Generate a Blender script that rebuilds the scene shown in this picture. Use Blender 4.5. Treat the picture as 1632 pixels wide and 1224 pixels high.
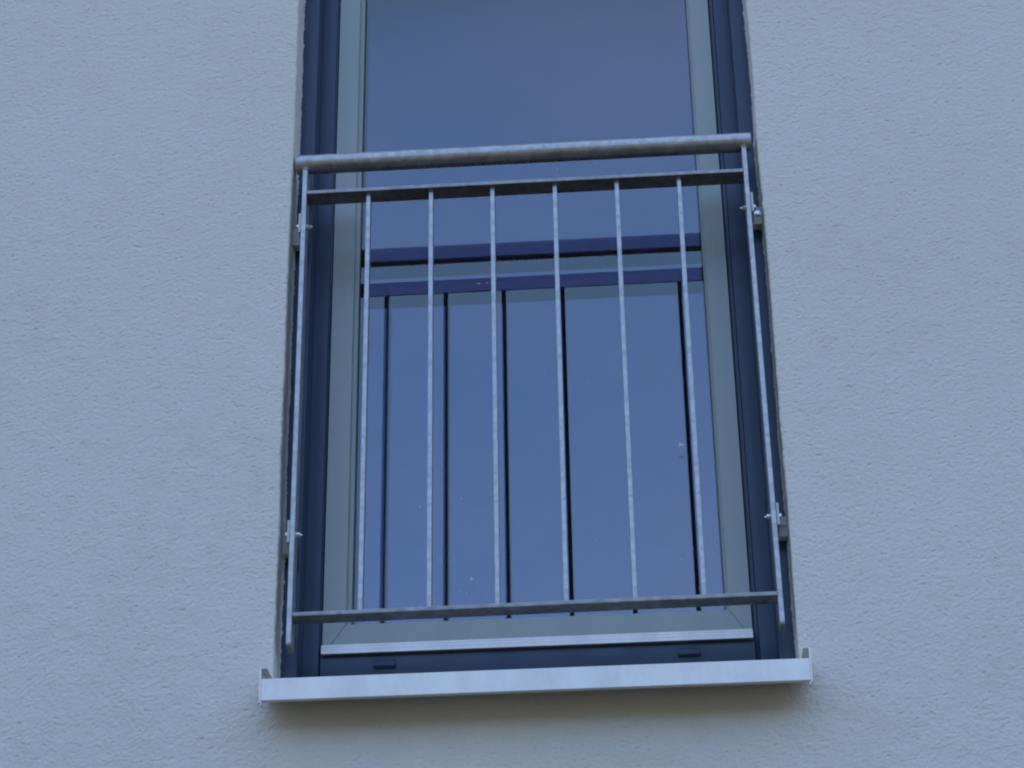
import bpy, bmesh, math, random
import numpy as np
from mathutils import Vector, Matrix

scene = bpy.context.scene
for o in list(bpy.data.objects):
    bpy.data.objects.remove(o)
C = scene.collection
random.seed(7)
rng = np.random.default_rng(11)

# ------------------------------------------------------------------ camera
cam_data = bpy.data.cameras.new('camera')
cam_data.sensor_width = 36.0
cam_data.lens = 3872.0 / 1632.0 * 36.0
cam_data.clip_start = 0.05
cam_data.clip_end = 500.0
cam = bpy.data.objects.new('camera', cam_data)
C.objects.link(cam)
R_ = Vector((0.99805614, 0.06075024, -0.01390486))
U_ = Vector((0.0432973, -0.51543662, 0.85583318))
F_ = Vector((-0.044825, 0.85477161, 0.51706501))
cam.matrix_world = Matrix(((R_.x, U_.x, -F_.x, 0.17188),
                           (R_.y, U_.y, -F_.y, -3.80387),
                           (R_.z, U_.z, -F_.z, -1.86319),
                           (0, 0, 0, 1)))
scene.camera = cam

# ------------------------------------------------------------------ sky, sun, exposure
SUN_EL, SUN_ROT = math.radians(63.0), math.radians(15.0)
world = bpy.data.worlds.new('World')
scene.world = world
world.use_nodes = True
wn = world.node_tree
wn.nodes.clear()
sky = wn.nodes.new('ShaderNodeTexSky')
sky.sky_type = 'NISHITA'
sky.sun_disc = False
sky.sun_elevation = SUN_EL
sky.sun_rotation = SUN_ROT
sky.air_density = 1.0
sky.dust_density = 1.2
sky.ozone_density = 6.5
bg = wn.nodes.new('ShaderNodeBackground')
bg.inputs['Strength'].default_value = 0.15
wo = wn.nodes.new('ShaderNodeOutputWorld')
# thin, uneven veil of high cloud
tcw = wn.nodes.new('ShaderNodeTexCoord')
mpw = wn.nodes.new('ShaderNodeMapping')
mpw.inputs['Scale'].default_value = (1.0, 1.0, 2.2)
mpw.inputs['Location'].default_value = (0.5, 0.2, 0.3)
nzw = wn.nodes.new('ShaderNodeTexNoise')
nzw.inputs['Scale'].default_value = 2.6
nzw.inputs['Detail'].default_value = 5
nzw.inputs['Roughness'].default_value = 0.5
mrw = wn.nodes.new('ShaderNodeMapRange')
mrw.inputs['From Min'].default_value = 0.35
mrw.inputs['From Max'].default_value = 0.7
mrw.inputs['To Min'].default_value = 0.0
mrw.inputs['To Max'].default_value = 0.36
mxw = wn.nodes.new('ShaderNodeMix')
mxw.data_type = 'RGBA'
mxw.inputs[7].default_value = (2.1, 2.25, 3.1, 1)
wn.links.new(tcw.outputs['Generated'], mpw.inputs['Vector'])
wn.links.new(mpw.outputs[0], nzw.inputs['Vector'])
wn.links.new(nzw.outputs['Fac'], mrw.inputs['Value'])
wn.links.new(mrw.outputs[0], mxw.inputs[0])
wn.links.new(sky.outputs['Color'], mxw.inputs[6])
wn.links.new(mxw.outputs[2], bg.inputs['Color'])
wn.links.new(bg.outputs['Background'], wo.inputs['Surface'])

sd = bpy.data.lights.new('sun', 'SUN')
sd.energy = 2.0
sd.angle = math.radians(0.5)
sd.color = (1.0, 0.9, 0.78)
sun = bpy.data.objects.new('sun', sd)
C.objects.link(sun)
sun_dir = Vector((math.sin(SUN_ROT) * math.cos(SUN_EL), math.cos(SUN_ROT) * math.cos(SUN_EL), math.sin(SUN_EL)))
sun.rotation_euler = (-sun_dir).to_track_quat('-Z', 'Y').to_euler()
sun.location = sun_dir * 30

vs = scene.view_settings
vs.view_transform = 'Standard'
vs.look = 'None'
vs.gamma = 1.0
vs.use_curve_mapping = False
vs.exposure = 2.15
scene.render.engine = 'CYCLES'
scene.cycles.pixel_filter_type = 'BLACKMAN_HARRIS'
scene.cycles.filter_width = 2.1
scene.cycles.max_bounces = 12
scene.cycles.transparent_max_bounces = 16

# ------------------------------------------------------------------ material helpers
class NT:
    def __init__(self, name):
        self.m = bpy.data.materials.new(name)
        self.m.use_nodes = True
        self.t = self.m.node_tree
        self.t.nodes.clear()
        self.out = self.t.nodes.new('ShaderNodeOutputMaterial')
    def n(self, kind, **kw):
        nd = self.t.nodes.new(kind)
        for k, v in kw.items():
            if k.startswith('i_'):
                nd.inputs[k[2:].replace('_', ' ')].default_value = v
            else:
                setattr(nd, k, v)
        return nd
    def l(self, a, b):
        self.t.links.new(a, b)
    def coords(self, scale=(1, 1, 1)):
        tc = self.n('ShaderNodeTexCoord')
        mp = self.n('ShaderNodeMapping')
        mp.inputs['Scale'].default_value = scale
        self.l(tc.outputs['Object'], mp.inputs['Vector'])
        return mp.outputs['Vector']
    def noise(self, vec, scale, detail=3, rough=0.5):
        nd = self.n('ShaderNodeTexNoise')
        nd.inputs['Scale'].default_value = scale
        nd.inputs['Detail'].default_value = detail
        nd.inputs['Roughness'].default_value = rough
        self.l(vec, nd.inputs['Vector'])
        return nd.outputs['Fac']
    def ramp(self, fac, stops):
        r = self.n('ShaderNodeValToRGB')
        cr = r.color_ramp
        while len(cr.elements) < len(stops):
            cr.elements.new(0.5)
        for e, (p, c) in zip(cr.elements, stops):
            e.position = p
            e.color = (*c, 1) if len(c) == 3 else c
        self.l(fac, r.inputs['Fac'])
        return r.outputs['Color']
    def mix(self, fac, a, b, mode='MIX'):
        m = self.n('ShaderNodeMix', data_type='RGBA', blend_type=mode)
        for sock, v in ((m.inputs[0], fac), (m.inputs[6], a), (m.inputs[7], b)):
            if isinstance(v, (int, float)):
                sock.default_value = v
            elif isinstance(v, tuple):
                sock.default_value = (*v, 1)
            else:
                self.l(v, sock)
        return m.outputs[2]
    def bsdf(self, **kw):
        b = self.n('ShaderNodeBsdfPrincipled')
        for k, v in kw.items():
            s = b.inputs[k.replace('_', ' ')]
            if hasattr(v, 'links'):
                self.l(v, s)
            else:
                s.default_value = (*v, 1) if isinstance(v, tuple) and len(v) == 3 else v
        self.l(b.outputs[0], self.out.inputs['Surface'])
        return b
    def bump(self, b, h, strength, dist):
        bp = self.n('ShaderNodeBump')
        bp.inputs['Strength'].default_value = strength
        bp.inputs['Distance'].default_value = dist
        self.l(h, bp.inputs['Height'])
        self.l(bp.outputs[0], b.inputs['Normal'])

def g(v):
    return (v, v, v)

def mat_plaster():
    m = NT('plaster')
    v = m.coords((1, 1, 1.9))
    v1 = m.coords()
    fine = m.noise(v, 330, 4, 0.65)
    big = m.noise(v1, 2.3, 4, 0.55)
    mid = m.noise(v1, 17, 3, 0.6)
    col = m.ramp(big, [(0.3, (0.638, 0.602, 0.520)), (0.7, (0.694, 0.655, 0.566))])
    col = m.mix(0.35, col, m.ramp(mid, [(0.35, (0.635, 0.597, 0.515)), (0.65, (0.70, 0.66, 0.573))]))
    col = m.mix(0.8, col, m.ramp(fine, [(0.30, g(0.86)), (0.45, g(1.0)), (0.75, g(1.04))]), 'MULTIPLY')  # low spots of the fine relief darkened, pit shade in the colour
    # dark specks: shade of small plaster pits put into the colour
    sp = m.noise(v, 95, 2, 0.5)
    col = m.mix(m.ramp(sp, [(0.68, g(0)), (0.76, g(0.5))]), col, (0.33, 0.30, 0.26))
    b = m.bsdf(Base_Color=col, Roughness=0.95)
    b.inputs['Specular IOR Level'].default_value = 0.2
    m.bump(b, fine, 0.5, 0.0012)
    return m.m

def mat_zinc(name='galvanised_steel', lo=0.30, hi=0.52, rough=(0.33, 0.52)):
    m = NT(name)
    v = m.coords()
    vo = m.n('ShaderNodeTexVoronoi')
    vo.inputs['Scale'].default_value = 95
    m.l(v, vo.inputs['Vector'])
    nz = m.noise(v, 38, 4, 0.6)
    nf = m.noise(v, 240, 3, 0.6)
    c1 = m.ramp(nz, [(0.3, (lo, lo * 0.99, lo * 0.95)), (0.7, (hi, hi * 0.98, hi * 0.93))])
    sp = m.n('ShaderNodeSeparateColor')
    m.l(vo.outputs['Color'], sp.inputs[0])
    c2 = m.ramp(sp.outputs[0], [(0.0, g(0.8)), (1.0, g(1.16))])
    c = m.mix(0.8, c1, c2, 'MULTIPLY')
    # pale white-rust flecks and dark scuffs
    c = m.mix(m.ramp(nf, [(0.66, g(0)), (0.78, g(0.2))]), c, (0.7, 0.7, 0.68))
    sc = m.noise(m.coords((1, 1, 0.4)), 55, 2, 0.5)
    c = m.mix(m.ramp(sc, [(0.70, g(0)), (0.76, g(0.32))]), c, (0.13, 0.13, 0.14))
    rr = m.ramp(nz, [(0.3, g(rough[0])), (0.7, g(rough[1]))])
    b = m.bsdf(Base_Color=c, Metallic=0.8, Roughness=rr)
    m.bump(b, nf, 0.25, 0.0006)
    return m.m

def mat_alu(name, base, rough=0.42, metallic=0.75):
    m = NT(name)
    v = m.coords((0.15, 1, 1))
    nz = m.noise(m.coords((1.6, 1, 0.7)), 9, 6, 0.7)
    st = m.noise(m.coords((3, 1, 0.8)), 22, 6, 0.75)
    c = m.ramp(nz, [(0.35, tuple(x * 0.88 for x in base)), (0.7, tuple(min(1, x * 1.08) for x in base))])
    c = m.mix(m.ramp(st, [(0.55, g(0)), (0.75, g(0.35))]), c, tuple(min(1, x * 1.15) for x in base))
    b = m.bsdf(Base_Color=c, Metallic=metallic, Roughness=rough)
    m.bump(b, m.noise(v, 300, 2), 0.08, 0.0004)
    return m.m

def mat_coat(name, base, rough=0.32, spec=0.5, metallic=0.0):
    m = NT(name)
    nz = m.noise(m.coords((1, 1, 0.35)), 9, 5, 0.65)
    ff = m.noise(m.coords(), 420, 2, 0.5)
    c = m.ramp(nz, [(0.3, tuple(x * 0.92 for x in base)), (0.7, tuple(x * 1.07 for x in base))])
    ds = m.noise(m.coords(), 130, 2, 0.4)
    c = m.mix(m.ramp(ds, [(0.73, g(0)), (0.78, g(0.25))]), c, (0.4, 0.4, 0.38))
    rr = m.ramp(nz, [(0.3, g(rough * 0.9)), (0.7, g(rough * 1.15))])
    b = m.bsdf(Base_Color=c, Metallic=metallic, Roughness=rr)
    b.inputs['Specular IOR Level'].default_value = spec
    m.bump(b, ff, 0.06, 0.0003)
    return m.m

def mat_glass(name, k, tint, trans):
    m = NT(name)
    fr = m.n('ShaderNodeFresnel')
    fr.inputs['IOR'].default_value = 1.52
    mu = m.n('ShaderNodeMath', operation='MULTIPLY', use_clamp=True)
    mu.inputs[1].default_value = k
    m.l(fr.outputs[0], mu.inputs[0])
    gl = m.n('ShaderNodeBsdfGlossy')
    gl.inputs['Color'].default_value = (*tint, 1)
    gl.inputs['Roughness'].default_value = 0.0
    tr = m.n('ShaderNodeBsdfTransparent')
    tr.inputs['Color'].default_value = (*trans, 1)
    mx = m.n('ShaderNodeMixShader')
    m.l(mu.outputs[0], mx.inputs[0])
    m.l(tr.outputs[0], mx.inputs[1])
    m.l(gl.outputs[0], mx.inputs[2])
    m.l(mx.outputs[0], m.out.inputs['Surface'])
    return m.m

def mat_clear():
    m = NT('clear_glass_edge')
    tr = m.n('ShaderNodeBsdfTransparent')
    m.l(tr.outputs[0], m.out.inputs['Surface'])
    return m.m

def mat_plain(name, base, rough=0.8, nscale=20, var=0.15):
    m = NT(name)
    nz = m.noise(m.coords(), nscale, 4, 0.6)
    c = m.ramp(nz, [(0.3, tuple(x * (1 - var) for x in base)), (0.7, tuple(x * (1 + var) for x in base))])
    m.bsdf(Base_Color=c, Roughness=rough)
    return m.m

M_PLASTER = mat_plaster()
M_ZINC = mat_zinc('galvanised_steel', 0.31, 0.41)
M_ZINC2 = mat_zinc('weathered_galvanised_steel', 0.20, 0.34, (0.42, 0.6))
M_BRACKET = mat_coat('bracket_metal', (0.58, 0.555, 0.51), 0.6, 0.4, 0.2)
M_SILL = mat_alu('sill_aluminium', (0.70, 0.67, 0.60), 0.5, 0.5)
M_WBAR = mat_alu('weather_bar_aluminium', (0.66, 0.62, 0.57), 0.45, 0.5)
M_FRAME = mat_coat('dark_blue_coating', (0.021, 0.041, 0.080), 0.32, 0.45)
M_SASH = mat_coat('grey_sash_coating', (0.275, 0.295, 0.262), 0.36, 0.5, 0.2)
M_GASKET = mat_plain('black_gasket', (0.012, 0.012, 0.014), 0.6)
M_GLASS1 = mat_glass('outer_glass', 2.3, (0.91, 0.97, 0.91), (0.88, 0.91, 0.90))
M_GLASS2 = mat_glass('coated_inner_glass', 2.6, (0.54, 0.50, 0.86), (0.72, 0.78, 0.80))
M_CLEAR = mat_clear()
M_STEEL = mat_zinc('bright_bolt_steel', 0.55, 0.75, (0.18, 0.28))
M_DIRT = mat_plain('white_dirt', (0.62, 0.64, 0.66), 0.9)
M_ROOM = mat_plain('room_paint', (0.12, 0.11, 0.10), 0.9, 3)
M_GROUND = mat_plain('ground_paving', (0.062, 0.054, 0.034), 0.9, 1.5, 0.25)
M_SKY_BLOCKER = mat_plain('sky_blocker_green', (0.04, 0.048, 0.027), 0.95, 0.4, 0.3)  # for the added rise that blocks the low sky
M_DROP = NT('water')
_b = M_DROP.bsdf(Base_Color=(0.05, 0.055, 0.06), Roughness=0.05)
M_DROP = M_DROP.m

# ------------------------------------------------------------------ mesh helpers
def mesh_obj(name, verts, faces, mat, parent=None, smooth=False):
    me = bpy.data.meshes.new(name)
    me.from_pydata([tuple(v) for v in verts], [], faces)
    me.update()
    if smooth:
        me.polygons.foreach_set('use_smooth', [True] * len(me.polygons))
    for mt in (mat if isinstance(mat, (list, tuple)) else [mat]):
        me.materials.append(mt)
    o = bpy.data.objects.new(name, me)
    C.objects.link(o)
    o.parent = parent
    return o

def from_bm(name, bm, mat, parent=None, smooth=False):
    bmesh.ops.recalc_face_normals(bm, faces=bm.faces[:])
    me = bpy.data.meshes.new(name)
    bm.to_mesh(me)
    bm.free()
    if smooth:
        me.polygons.foreach_set('use_smooth', [True] * len(me.polygons))
    for mt in (mat if isinstance(mat, (list, tuple)) else [mat]):
        me.materials.append(mt)
    o = bpy.data.objects.new(name, me)
    C.objects.link(o)
    o.parent = parent
    return o

def add_box(bm, x0, x1, y0, y1, z0, z1, bev=0.0, seg=1):
    r = bmesh.ops.create_cube(bm, size=1)
    vs_ = r['verts']
    for v in vs_:
        v.co = Vector((x0 + (v.co.x + .5) * (x1 - x0), y0 + (v.co.y + .5) * (y1 - y0), z0 + (v.co.z + .5) * (z1 - z0)))
    if bev:
        es = list({e for v in vs_ for e in v.link_edges})
        bmesh.ops.bevel(bm, geom=es, offset=bev, segments=seg, profile=0.6, affect='EDGES')

def box(name, x0, x1, y0, y1, z0, z1, mat, parent=None, bev=0.0, seg=1):
    bm = bmesh.new()
    add_box(bm, x0, x1, y0, y1, z0, z1, bev, seg)
    return from_bm(name, bm, mat, parent)

def add_prism(bm, poly, axis, a0, a1):
    """extrude a 2D polygon along an axis ('x': poly is (y,z); 'y': poly is (x,z); 'z': poly is (x,y))"""
    def P(p, a):
        return {'x': (a, p[0], p[1]), 'y': (p[0], a, p[1]), 'z': (p[0], p[1], a)}[axis]
    A = [bm.verts.new(P(p, a0)) for p in poly]
    B = [bm.verts.new(P(p, a1)) for p in poly]
    bm.faces.new(A)
    bm.faces.new(B[::-1])
    n = len(poly)
    for i in range(n):
        bm.faces.new((A[i], B[i], B[(i + 1) % n], A[(i + 1) % n]))

def hex_poly(cx, cy, r, n=6, ph=0.0):
    return [(cx + r * math.cos(ph + 2 * math.pi * i / n), cy + r * math.sin(ph + 2 * math.pi * i / n)) for i in range(n)]

def thing(name, label, cat, loc=(0, 0, 0), group=None):
    o = bpy.data.objects.new(name, None)
    C.objects.link(o)
    o.empty_display_size = 0.1
    o.location = loc
    o['label'] = label
    o['category'] = cat
    o['kind'] = 'thing'
    if group:
        o['group'] = group
    return o

# opening and depths (metres; x right, y into the building, wall face at y = 0, z up)
XL, XR = -0.4492, 0.4555
ZS = -0.155                      # bottom of the opening behind the sill
ZT = 2.05                        # top of the opening
GROUND = -3.42
RV = 0.080                       # plaster reveal depth

# ------------------------------------------------------------------ ground
gr = mesh_obj('ground', [(-400, -400, GROUND), (400, -400, GROUND), (400, 120, GROUND), (-400, 120, GROUND)],
              [(0, 1, 2, 3)], M_GROUND)
gr['kind'] = 'structure'
# unseen rise added behind the camera to block low sky, deepening sill shadow
hv, hf = [], []
NA, NR = 73, 14
for i in range(NA):
    a = math.radians(-10 + 200 * i / (NA - 1))
    crest = 0.305 + 0.028 * math.sin(a * 3.1) + 0.014 * math.sin(a * 9.7 + 1)
    for j in range(NR):
        u_ = j / (NR - 1)
        rad = 45 + 130 * u_
        hgt = crest * rad * (u_ ** 1.2)
        hv.append((rad * math.cos(a), -rad * math.sin(a), GROUND - 0.05 + hgt + (random.uniform(-.8, .8) if 0 < j else 0)))
for i in range(NA - 1):
    for j in range(NR - 1):
        p_ = i * NR + j
        hf.append((p_, p_ + 1, p_ + NR + 1, p_ + NR))
sky_blocker_hills = mesh_obj('sky_blocker_hills', hv, hf, M_SKY_BLOCKER, smooth=True)
sky_blocker_hills['kind'] = 'structure'

# ------------------------------------------------------------------ plaster wall: real relief over the part in view
def field(nz, nx, lx, lz, power=1.0):
    """gaussian-filtered random field, correlation lengths in cells"""
    a = rng.standard_normal((nz, nx))
    fz = np.fft.fftfreq(nz)[:, None]
    fx = np.fft.fftfreq(nx)[None, :]
    H = np.exp(-0.5 * ((2 * np.pi * fz * lz) ** 2 + (2 * np.pi * fx * lx) ** 2))
    r = np.fft.ifft2(np.fft.fft2(a) * H).real
    return r / r.std()

def plaster_height(nz, nx):
    h = 0.00025 * field(nz, nx, 0.72, 0.5)
    h += 0.00009 * field(nz, nx, 1.7, 1.2)
    h += 0.00010 * field(nz, nx, 6, 4)
    h += 0.0005 * field(nz, nx, 80, 66)
    p = field(nz, nx, 0.85, 0.5)
    h -= 0.0009 * np.clip(p - 1.1, 0, 1.5)
    q = field(nz, nx, 1.9, 0.7)
    h -= 0.0009 * np.clip(q - 2.1, 0, 1.2)
    return h

def build_wall():
    d = 0.0018
    RND = 0.0045
    xl, xr = XL - RND, XR + RND
    ncol = int(round((xr - xl) / d))
    dx = (xr - xl) / ncol
    kl = kr = 388
    below, above = 173, 953
    nx = kl + ncol + kr + 1
    nz = below + above + 1
    xs = xl + dx * (np.arange(nx) - kl)
    zs = ZS + d * (np.arange(nz) - below)
    h = plaster_height(nz, nx)
    fade = lambda n: np.clip(np.minimum(np.arange(n), np.arange(n)[::-1]) / 6.0, 0, 1)
    h = h * fade(nz)[:, None] * fade(nx)[None, :]
    Xg, Zg = np.meshgrid(xs, zs)
    V = np.stack([Xg, -h, Zg], -1).reshape(-1, 3)
    idx = np.arange(nz * nx).reshape(nz, nx)
    q = np.stack([idx[:-1, :-1], idx[:-1, 1:], idx[1:, 1:], idx[1:, :-1]], -1)
    keep = np.ones((nz - 1, nx - 1), bool)
    keep[below:, kl:kl + ncol] = False
    Fs = [q[keep]]
    Vs = [V]
    off = len(V)
    # rounded arris and plaster returns into the reveal
    rows = nz - below
    zz = zs[below:]
    for side in (-1, 1):
        base = h[below:, kl] if side < 0 else h[below:, kl + ncol]
        pts = []
        for k in range(0, 5):
            a = math.pi / 2 * k / 4
            pts.append((RND * math.sin(a), RND - RND * math.cos(a), math.sin(a), -math.cos(a)))
        y = RND
        while y < RV:
            y += d
            pts.append((RND, y, 1.0, 0.0))
        n = len(pts)
        f = plaster_height(rows, n) * 1.15
        w = np.clip(np.arange(n) / 3.0, 0, 1)
        f = f * w[None, :] + base[:, None] * (1 - w)[None, :]
        # wavering corner line and ragged inner edge
        wob = 0.0006 * field(rows, 1, 0, 40)[:, :1] + 0.0003 * field(rows, 1, 0, 3)[:, :1]
        f = f + wob * np.clip(np.arange(n) / 4.0, 0, 1)[None, :]
        rag = 0.0009 * np.abs(field(rows, n, 1, 1.6))
        f = f + rag * np.clip((np.arange(n) - (n - 6)) / 5.0, 0, 1)[None, :]
        P = np.zeros((rows, n, 3))
        for k, (px, py, nxx, nyy) in enumerate(pts):
            x0 = (xl + px) if side < 0 else (xr - px)
            sx = 1 if side < 0 else -1
            P[:, k, 0] = x0 + sx * nxx * f[:, k]
            P[:, k, 1] = py + nyy * f[:, k]
            P[:, k, 2] = zz
        Vs.append(P.reshape(-1, 3))
        ii = np.arange(rows * n).reshape(rows, n) + off
        off += rows * n
        if side < 0:
            qq = np.stack([ii[:-1, :-1], ii[:-1, 1:], ii[1:, 1:], ii[1:, :-1]], -1)
        else:
            qq = np.stack([ii[:-1, 1:], ii[:-1, :-1], ii[1:, :-1], ii[1:, 1:]], -1)
        Fs.append(qq.reshape(-1, 4))
    # coarse remainder of the facade, back of the wall and the masonry of the opening
    X0, X1, Z0, Z1 = xs[0], xs[-1], zs[0], zs[-1]
    BX0, BX1, BZ0, BZ1, TH = -9.0, 9.0, GROUND - 0.3, 9.5, 0.36
    ex = []
    def quad(a, b, c_, d_):
        nonlocal off
        Vs.append(np.array([a, b, c_, d_], float))
        ex.append([off, off + 1, off + 2, off + 3])
        off += 4
    def front(x0, x1, z0, z1, y=0.0):
        quad((x0, y, z0), (x1, y, z0), (x1, y, z1), (x0, y, z1))
    front(BX0, X0, BZ0, BZ1); front(X1, BX1, BZ0, BZ1)
    front(X0, X1, BZ0, Z0)
    front(X0, xl, Z1, BZ1); front(xr, X1, Z1, BZ1); front(xl, xr, ZT, BZ1)
    # plain returns above the detailed zone, soffit, rest of reveal behind the plaster
    for x in (xl, xr):
        quad((x, 0, Z1), (x, TH, Z1), (x, TH, ZT), (x, 0, ZT))
        quad((x, RV - 0.002, ZS - .02), (x, TH, ZS - .02), (x, TH, Z1), (x, RV - 0.002, Z1))
    quad((xl, 0, ZT), (xr, 0, ZT), (xr, TH, ZT), (xl, TH, ZT))
    quad((xl, 0.0, ZS), (xr, 0.0, ZS), (xr, TH, ZS), (xl, TH, ZS))
    quad((BX0, TH, BZ0), (BX0, 0, BZ0), (BX0, 0, BZ1), (BX0, TH, BZ1))
    quad((BX1, TH, BZ0), (BX1, 0, BZ0), (BX1, 0, BZ1), (BX1, TH, BZ1))
    quad((BX0, 0, BZ1), (BX1, 0, BZ1), (BX1, TH, BZ1), (BX0, TH, BZ1))
    front(BX0, xl, BZ0, BZ1, TH); front(xr, BX1, BZ0, BZ1, TH)
    front(xl, xr, BZ0, ZS, TH); front(xl, xr, ZT, BZ1, TH)
    Fs.append(np.array(ex))
    V = np.concatenate(Vs).astype(np.float32)
    F = np.concatenate([x.reshape(-1, 4) for x in Fs]).astype(np.int32)
    used = np.zeros(len(V), bool); used[F.ravel()] = True
    remap = np.cumsum(used) - 1
    V = V[used]; F = remap[F].astype(np.int32)
    me = bpy.data.meshes.new('plaster_wall')
    me.vertices.add(len(V)); me.vertices.foreach_set('co', V.ravel())
    me.loops.add(F.size); me.loops.foreach_set('vertex_index', F.ravel())
    me.polygons.add(len(F))
    me.polygons.foreach_set('loop_start', np.arange(0, F.size, 4, dtype=np.int32))
    me.polygons.foreach_set('use_smooth', np.ones(len(F), bool))
    me.update(calc_edges=True)
    me.materials.append(M_PLASTER)
    o = bpy.data.objects.new('plaster_wall', me)
    C.objects.link(o)
    o['label'] = 'rough pale plastered facade around the tall window, filling both sides of the picture'
    o['category'] = 'wall'
    o['kind'] = 'thing'
    return o
wall = build_wall()

# ------------------------------------------------------------------ dim room behind the glass
bm = bmesh.new()
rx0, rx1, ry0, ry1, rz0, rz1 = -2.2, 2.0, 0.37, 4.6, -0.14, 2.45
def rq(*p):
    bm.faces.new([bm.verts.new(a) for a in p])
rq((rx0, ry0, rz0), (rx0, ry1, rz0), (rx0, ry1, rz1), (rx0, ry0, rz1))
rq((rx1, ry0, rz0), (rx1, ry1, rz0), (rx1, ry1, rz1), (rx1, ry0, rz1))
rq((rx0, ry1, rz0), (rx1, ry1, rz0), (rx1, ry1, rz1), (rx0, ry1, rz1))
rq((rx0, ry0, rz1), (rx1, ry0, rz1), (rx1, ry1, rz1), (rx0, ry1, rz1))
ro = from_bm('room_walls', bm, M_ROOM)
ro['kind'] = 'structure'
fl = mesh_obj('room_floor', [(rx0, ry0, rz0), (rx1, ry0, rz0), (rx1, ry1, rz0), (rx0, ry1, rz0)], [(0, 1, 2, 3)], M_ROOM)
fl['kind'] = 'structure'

# ------------------------------------------------------------------ the window
win = thing('french_window', 'tall narrow window with dark blue frame, grey sash and reflective double glazing',
            'window', (0.003, 0.15, -0.14))
win_inv = Matrix.Translation(-Vector(win.location))
WB = []
def under(o, root):
    """keep world position while parenting to an unrotated empty"""
    o.parent = root
    o.matrix_parent_inverse = Matrix.Translation(-Vector(root.location))
    return o

FY = 0.146      # face of the dark frame
SY = 0.152      # face of the grey sash
SL, SR = -0.3850, 0.3868
SB = -0.024
ST = 1.93
# dark guide rails beside the frame, nearest the plaster
for (a, b) in ((XL - 0.004, -0.4190), (0.4268, XR + 0.004)):
    bm = bmesh.new()
    add_box(bm, a, b, RV - 0.001, FY + 0.02, -0.150, ZT - 0.002, 0.0012, 2)
    under(from_bm('guide_rail', bm, M_FRAME), win)
# dark frame: two stiles, sill rail, head, each with a stepped profile
def frame_profile(inner, outer, lip, s, dp=0.004):
    # (x, y) polygon, s=+1: inner edge to the right of outer
    return [(outer, FY), (inner - s * lip, FY), (inner - s * lip + s * 0.0015, FY + dp), (inner, FY + dp + 0.002), (inner, FY + 0.07), (outer, FY + 0.07)]
bm = bmesh.new()
add_prism(bm, frame_profile(SL - 0.0020, -0.4188, 0.0035, 1), 'z', -0.150, ZT - 0.002)
under(from_bm('frame_stile', bm, M_FRAME), win)
bm = bmesh.new()
add_prism(bm, frame_profile(SR + 0.0022, 0.4266, 0.0085, -1, 0.012), 'z', -0.150, ZT - 0.002)
under(from_bm('frame_stile', bm, M_FRAME), win)
fr_l, fr_r = SL - 0.0022, SR + 0.0024
bm = bmesh.new()
add_box(bm, fr_l, fr_r, FY + 0.0004, FY + 0.07, -0.150, SB - 0.002, 0.0008)
rail_f = under(from_bm('frame_rail', bm, M_FRAME), win)
bm = bmesh.new()
add_box(bm, fr_l, fr_r, FY + 0.0004, FY + 0.07, ST + 0.002, ZT - 0.002, 0.0008)
under(from_bm('frame_rail', bm, M_FRAME), win)
# drain hole covers
for cx in (-0.2705, 0.2718):
    bm = bmesh.new()
    add_prism(bm, [(FY + 0.001, -0.0385), (FY - 0.004, -0.0395), (FY - 0.0075, -0.0435), (FY - 0.0075, -0.052), (FY - 0.002, -0.054), (FY + 0.001, -0.054)],
              'x', cx - 0.0195, cx + 0.0195)
    bmesh.ops.bevel(bm, geom=bm.edges[:], offset=0.0006, segments=1, affect='EDGES')
    under(from_bm('drain_cover', bm, M_FRAME), win)

# grey sash: mitred stiles and rails
IL, IR, IB, IT = -0.3432, 0.3470, 0.0375, ST - 0.062
gap = 0.00035
def mitred(name, pts):
    bm = bmesh.new()
    add_prism(bm, pts, 'y', SY, SY + 0.062)
    front = [e for e in bm.edges if all(abs(v.co.y - SY) < 1e-6 for v in e.verts)]
    bmesh.ops.bevel(bm, geom=front, offset=0.0007, segments=2, affect='EDGES')
    return under(from_bm(name, bm, M_SASH), win)
mitred('sash_stile', [(SL, SB + gap), (IL, IB + gap), (IL, IT - gap), (SL, ST - gap)])
mitred('sash_stile', [(SR, SB + gap), (IR, IB + gap), (IR, IT - gap), (SR, ST - gap)])
mitred('sash_rail', [(SL + gap, SB), (SR - gap, SB), (IR - gap, IB), (IL + gap, IB)])
mitred('sash_rail', [(SL + gap, ST), (SR - gap, ST), (IR - gap, IT), (IL + gap, IT)])
# glazing beads inside the sash: groove, bead, black gasket
GY = 0.1872
def bead(x0, s, dark, w):
    # low bead set back from the sash face, rounded towards the glass
    P = [(x0 - s * 0.001, GY - 0.0015), (x0 - s * 0.001, SY + dark), (x0 + s * (w - 0.0012), SY + dark + 0.0006), (x0 + s * w, SY + dark + 0.0018),
         (x0 + s * w, GY - 0.0015)]
    bm = bmesh.new()
    add_prism(bm, P, 'z', IB + 0.0005, IT - 0.0005)
    under(from_bm('glazing_bead', bm, M_SASH), win)
bead(IL, 1, 0.0170, 0.0080)
bead(IR, -1, 0.0120, 0.0048)
for (a, b) in ((IL + 0.0070, IL + 0.0089), (IR - 0.0040, IR - 0.0057)):
    under(box('gasket', min(a, b), max(a, b), GY - 0.0040, GY - 0.0002, IB - 0.02, IT + 0.02, M_GASKET), win)
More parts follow.
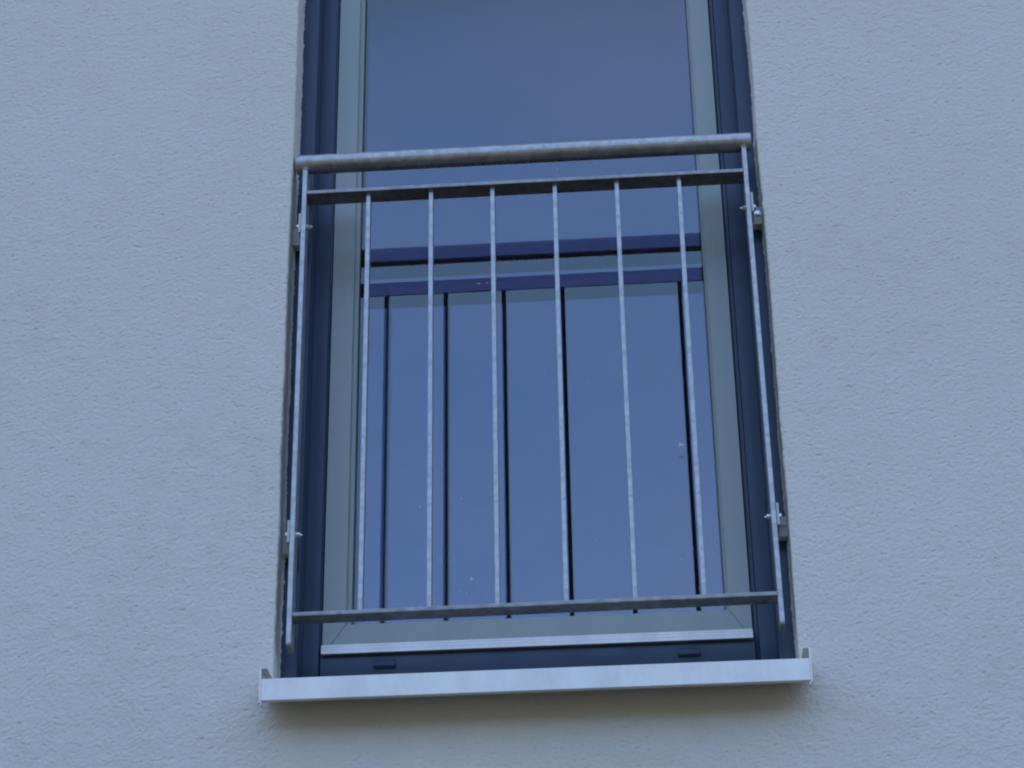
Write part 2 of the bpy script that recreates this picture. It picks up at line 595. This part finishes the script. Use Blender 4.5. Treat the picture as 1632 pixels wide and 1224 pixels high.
# aluminium weather bar with two grooves along the foot of the sash
bm = bmesh.new()
z0, z1, yb = -0.0262, -0.0078, SY
prof = [(yb, z1 + 0.0035), (yb - 0.0135, z1), (yb - 0.0150, z1 - 0.0010), (yb - 0.0152, z1 - 0.0055), (yb - 0.0149, z1 - 0.0060),
        (yb - 0.0152, z1 - 0.0066), (yb - 0.0158, z1 - 0.0112), (yb - 0.0154, z1 - 0.0117), (yb - 0.0158, z1 - 0.0123), (yb - 0.0162, z0), (yb - 0.0150, z0 - 0.0006),
        (yb - 0.0138, z0), (yb - 0.0130, z1 - 0.004), (yb, z1 - 0.003)]
add_prism(bm, prof, 'x', SL + 0.0005, SR - 0.0005)
under(from_bm('weather_bar', bm, M_WBAR), win)

# double glazing
def pane(y, mat, t=0.004):
    x0, x1, z0_, z1_ = IL - 0.008, IR + 0.008, IB - 0.01, IT + 0.01
    v = [(x0, y, z0_), (x1, y, z0_), (x1, y, z1_), (x0, y, z1_), (x0, y + t, z0_), (x1, y + t, z0_), (x1, y + t, z1_), (x0, y + t, z1_)]
    f = [(0, 1, 2, 3), (5, 4, 7, 6), (4, 0, 3, 7), (1, 5, 6, 2), (3, 2, 6, 7), (4, 5, 1, 0)]
    o = mesh_obj('glass_pane', v, f, [mat, M_CLEAR])
    for i, p in enumerate(o.data.polygons):
        p.material_index = 0 if i == 0 else 1
    return under(o, win)
p1 = pane(GY, M_GLASS1)
p2 = pane(GY + 0.0235, M_GLASS2)
under(box('spacer_bar', IL - 0.008, IR + 0.008, GY + 0.0045, GY + 0.023, IB - 0.018, IB - 0.0065, M_GASKET), win)
for a, b in ((IL - 0.008, IL + 0.001), (IR - 0.001, IR + 0.008)):
    under(box('spacer_bar', a, b, GY + 0.0045, GY + 0.023, IB - 0.006, IT + 0.006, M_GASKET), win)

# dried splashes and specks on the outer pane
def splash(bm, cx, cz, pts):
    y = GY - 0.0004
    top = [bm.verts.new((cx + a, y, cz + b)) for a, b in pts]
    bot = [bm.verts.new((cx + a, y + 0.00025, cz + b)) for a, b in pts]
    bm.faces.new(top); bm.faces.new(bot[::-1])
    n = len(pts)
    for i in range(n):
        bm.faces.new((top[i], bot[i], bot[(i + 1) % n], top[(i + 1) % n]))
bm = bmesh.new()
def at(px, py, y=GY):
    d = F_ * 3872.0 + (px - 816) * R_ + (612 - py) * U_
    t = (y + 3.80387) / d.y
    p = Vector((0.17188, -3.80387, -1.86319)) + d * t
    return p.x, p.z
def blob(px, py, r, n=7, e=1.0):
    cx, cz = at(px, py)
    splash(bm, cx, cz, [((r * random.uniform(.6, 1.2)) * math.cos(2 * math.pi * i / n) * e, (r * random.uniform(.6, 1.2)) * math.sin(2 * math.pi * i / n)) for i in range(n)])
cx, cz = at(1086, 709)
splash(bm, cx, cz, [(-0.006, -0.004), (0.008, -0.001), (0.001, 0.0025), (-0.004, 0.006)])
for px, py, r, e in ((1077, 702, .0014, 1), (752, 923, .0028, 1.3), (751, 921, .0018, 1), (743, 946, .001, 1), (733, 942, .0008, 1), (669, 808, .0016, 1),
                     (763, 452, .0012, 3), (776, 451, .0012, 2), (889, 270, .0014, .8), (1086, 891, .0011, .5), (800, 452, .0008, 1),
                     (622, 401, .0009, 1), (935, 610, .0006, 1), (868, 590, .0006, 1), (735, 795, .0008, 1), (950, 860, .0007, 1.)):
    blob(px, py, r, 7, e)
dirt = from_bm('dried_splashes', bm, M_DIRT)
dirt.parent = p1
dirt['kind'] = 'stuff'

# ------------------------------------------------------------------ window sill
sill = thing('window_sill', 'folded aluminium window sill with upturned end caps below the tall window', 'window sill', (0.003, -0.04, -0.19))
SX0, SX1, SYF = -0.4560, 0.4658, -0.067
bm = bmesh.new()
t = 0.0022
zt, zb = -0.1622, -0.2030
prof = [(0.150, -0.1205), (SYF + 0.001, zt), (SYF, zt - 0.001), (SYF, zb + 0.0012), (SYF + 0.001, zb), (SYF + 0.010, zb + 0.001), (SYF + 0.010, zb + 0.003),
        (SYF + t, zb + 0.003), (SYF + t, zt - t), (0.150, -0.1205 - t)]
add_prism(bm, prof, 'x', SX0, SX1)
under(from_bm('sill_plate', bm, M_SILL), sill)
for s, xe in ((-1, SX0), (1, SX1)):
    bm = bmesh.new()
    o_, i_ = xe + s * 0.0028, xe + s * 0.0003
    # side plate
    add_prism(bm, [(SYF - 0.0015, zb - 0.003), (SYF - 0.0015, -0.1425), (0.0, -0.1330), (0.0, -0.1500), (SYF + 0.010, zb - 0.003)], 'x', min(o_, i_), max(o_, i_))
    # top flange turned inwards
    a, b = xe + s * 0.0003, xe - s * 0.0088
    add_prism(bm, [(SYF - 0.0010, -0.1427), (SYF - 0.0010, -0.1441), (0.0, -0.1347), (0.0, -0.1333)], 'x', min(a, b), max(a, b))
    # drip tail
    add_box(bm, xe + s * 0.001 - 0.0015 - s * 0.002, xe + s * 0.001 + 0.0015 - s * 0.002, SYF + 0.001, SYF + 0.012, zb - 0.0072, zb + 0.001, 0.0005)
    under(from_bm('end_cap', bm, M_SILL), sill)

# ------------------------------------------------------------------ railing
rail = thing('balcony_railing', 'galvanised steel railing with round handrail and six flat bars bolted across the lower window',
             'railing', (0.003, 0.02, -0.07))
SH = 0.0050          # the whole railing hangs slightly out of level
def tilt(o, lean=0.0):
    for v in o.data.vertices:
        v.co.z += SH * v.co.x
    return under(o, rail)

HZ, HR, HY = 0.9735, 0.0192, 0.020
def tube(name, x0, x1, y, z, r, mat, seg=48, wall_=0.0026):
    bm = bmesh.new()
    n = 56
    rings = []
    def ring(x, rr, jitter=0):
        return [bm.verts.new((x, y + rr * math.cos(2 * math.pi * i / seg), z + rr * math.sin(2 * math.pi * i / seg))) for i in range(seg)]
    xs_ = [x0 + (x1 - x0) * i / n for i in range(n + 1)]
    seq = [ring(x0, r - wall_), ring(x0, r - 0.0006), ring(x0 + 0.0006, r)] + [ring(x, r) for x in xs_[1:-1]] + [ring(x1 - 0.0006, r), ring(x1, r - 0.0006), ring(x1, r - wall_)]
    # inside bore, closed a little way in
    seq = [ring(x0 + 0.03, r - wall_)] + seq + [ring(x1 - 0.03, r - wall_)]
    for A, B in zip(seq[:-1], seq[1:]):
        for i in range(seg):
            bm.faces.new((A[i], A[(i + 1) % seg], B[(i + 1) % seg], B[i]))
    bm.faces.new(seq[0]); bm.faces.new(seq[-1])
    return from_bm(name, bm, mat, smooth=True)
hand = tilt(tube('handrail', -0.4435, 0.4435, HY, HZ, HR, M_ZINC))
# hanging water drops along its underside
bm = bmesh.new()
for k in range(46):
    x = random.choice([random.uniform(-0.25, 0.3), random.uniform(-0.15, 0.15)])
    r = random.uniform(0.0012, 0.0026)
    rr = bmesh.ops.create_icosphere(bm, subdivisions=2, radius=r)
    for v in rr['verts']:
        v.co.z *= random.uniform(1.0, 1.02) * 1.15
        v.co += Vector((x, HY + random.uniform(-0.004, 0.002), HZ - HR - r * 0.35))
for v in bm.verts:
    v.co.z += SH * v.co.x
drops = from_bm('water_drops', bm, M_DROP, smooth=True)
drops.parent = hand
drops['kind'] = 'stuff'

CT_T, CT_B = 0.8975, 0.8895     # upper cross bar
CB_T, CB_B = -0.0040, -0.0120   # lower cross bar
PL, PR = (-0.4275, -0.4188), (0.4262, 0.4348)
def crossbar(zb_, zt_, depth):
    y0 = 0.020 - depth / 2
    bm = bmesh.new()
    add_box(bm, PL[1] - 0.0002, PR[0] + 0.0002, y0, y0 + depth, zb_, zt_, 0.0014, 2)
    return tilt(from_bm('crossbar', bm, M_ZINC2))
crossbar(CT_B, CT_T, 0.0400)
crossbar(CB_B, CB_T, 0.0345)
# posts: flat bars on edge, cut to the round of the handrail
def post(x0, x1, zfoot, lean):
    bm = bmesh.new()
    n = 10
    prof = [(0.0, zfoot + 0.004), (0.001, zfoot + 0.001), (0.003, zfoot), (0.037, zfoot), (0.039, zfoot + 0.001), (0.040, zfoot + 0.004)]
    top = []
    for i in range(n + 1):
        y = 0.040 - 0.040 * i / n
        dy = y - HY
        top.append((y, HZ - math.sqrt(max(0, (HR - 0.0008) ** 2 - dy * dy)) if dy > -0.004 else 0.9480 + (HZ - math.sqrt((HR - 0.0008) ** 2 - 0.004 ** 2) - 0.9480) * y / 0.016))
    add_prism(bm, prof + top, 'x', x0, x1)
    bm.normal_update()
    ed = [e for e in bm.edges if len(e.link_faces) == 2 and abs(e.verts[0].co.x - e.verts[1].co.x) < 1e-7 and e.calc_face_angle(0) > 1.0]
    bmesh.ops.bevel(bm, geom=ed, offset=0.0006, segments=1, affect='EDGES')
    for v in bm.verts:
        v.co.x += lean * (v.co.z / 0.94)
    return tilt(from_bm('post', bm, M_ZINC))
post_l = post(PL[0], PL[1], -0.0675, -0.0010)
post_r = post(PR[0], PR[1], -0.0675, -0.0022)
def weld(parent, x, y, z, rx, ry, rz):
    bm = bmesh.new()
    bmesh.ops.create_icosphere(bm, subdivisions=2, radius=1)
    for v in bm.verts:
        k = 1 + random.uniform(-.12, .12)
        v.co = Vector((x + v.co.x * rx * k, y + v.co.y * ry * k, z + v.co.z * rz * k + SH * x))
    o = from_bm('weld_bead', bm, M_ZINC, smooth=True)
    o.parent = parent
    return o
for p, x in ((post_l, -0.4238), (post_r, 0.4283)):
    weld(p, x, 0.0050, 0.9500, 0.0066, 0.0075, 0.0030)
# balusters
bar0 = None
for i in range(6):
    xc = (i - 2.5) * 0.12
    if bar0 is None:
        bm = bmesh.new()
        add_box(bm, -0.0042, 0.0042, 0.0090, 0.0310, CB_T - 0.0002, CT_B + 0.0002, 0.0006, 1)
        b = bar0 = from_bm('baluster', bm, M_ZINC)
    else:
        b = bar0.copy(); C.objects.link(b)
    under(b, rail)
    b.location = (xc + random.uniform(-.0006, .0006), 0, SH * xc)
    b.rotation_euler = (0, random.uniform(-.0006, .0006), 0)
    w = weld(b, 0, 0.020, CT_B + 0.0002, 0.0066, 0.0150, 0.0016)

# wall brackets: angle with one leg along the post, the other facing out, bolt and nut
def bracket(side, zc, dz):
    s = side
    xo = PL[0] - 0.0012 if s < 0 else PR[1] + 0.0012     # outer face of the post (less its lean)
    lean = (-0.0010 if s < 0 else -0.0022) * zc / 0.94
    xo += lean
    xa = xo + s * 0.0048
    xw = (XL - 0.002) if s < 0 else (XR + 0.002)
    z0_, z1_ = zc - 0.0195, zc + 0.0245
    bm = bmesh.new()
    add_box(bm, min(xo, xa), max(xo, xa), 0.007, 0.0600, z0_, z1_, 0.0010, 2)
    # facing leg with a clipped lower corner
    xi = xa - s * 0.0005
    add_prism(bm, [(xi, z0_ - 0.002), (xw, z0_ - 0.002), (xw, z1_ - 0.011), (xw - s * 0.004, z1_ - 0.007), (xi, z1_ - 0.007)], 'y', 0.0480, 0.0535)
    # small spacer block behind
    add_box(bm, min(xi, xw - s * 0.003), max(xi, xw - s * 0.003), 0.0538, 0.0785, z0_ + 0.004, z1_ - 0.004, 0.001, 1)
    br = under(from_bm('mounting_bracket', bm, M_BRACKET), rail)
    zb_ = zc + dz
    yb_ = 0.021
    # bolt: head outside, shank through, thread end inside
    xin = (PL[1] if s < 0 else PR[0]) + lean
    bm = bmesh.new()
    add_prism(bm, hex_poly(yb_, zb_, 0.0062, 6, .3), 'x', min(xa, xa + s * 0.0042), max(xa, xa + s * 0.0042))
    add_prism(bm, hex_poly(yb_, zb_, 0.0026, 12), 'x', min(xin - s * 0.0108, xo), max(xin - s * 0.0108, xo))
    o = from_bm('bolt', bm, M_STEEL); o.parent = br
    bm = bmesh.new()
    add_prism(bm, hex_poly(yb_, zb_, 0.0064, 16), 'x', min(xin, xin - s * 0.0012), max(xin, xin - s * 0.0012))
    add_prism(bm, hex_poly(yb_, zb_, 0.0054, 6, .1), 'x', min(xin - s * 0.0012, xin - s * 0.0066), max(xin - s * 0.0012, xin - s * 0.0066))
    o = from_bm('nut', bm, M_STEEL); o.parent = br
    # screw through the facing leg
    if s < 0:
        return br
    xm = (xi + xw) / 2
    bm = bmesh.new()
    add_prism(bm, hex_poly(xm, zc + 0.002, 0.0066, 18), 'y', 0.0470, 0.0481)
    add_prism(bm, hex_poly(xm, zc + 0.002, 0.0050, 6, .2), 'y', 0.0436, 0.0470)
    o = from_bm('screw', bm, M_STEEL if not (s > 0 and zc < .5) else M_DIRT); o.parent = br
    return br
bracket(-1, 0.8230, 0.0)
bracket(1, 0.8235, -0.0035)
bracket(-1, 0.1540, 0.0)
bracket(1, 0.1490, 0.003)
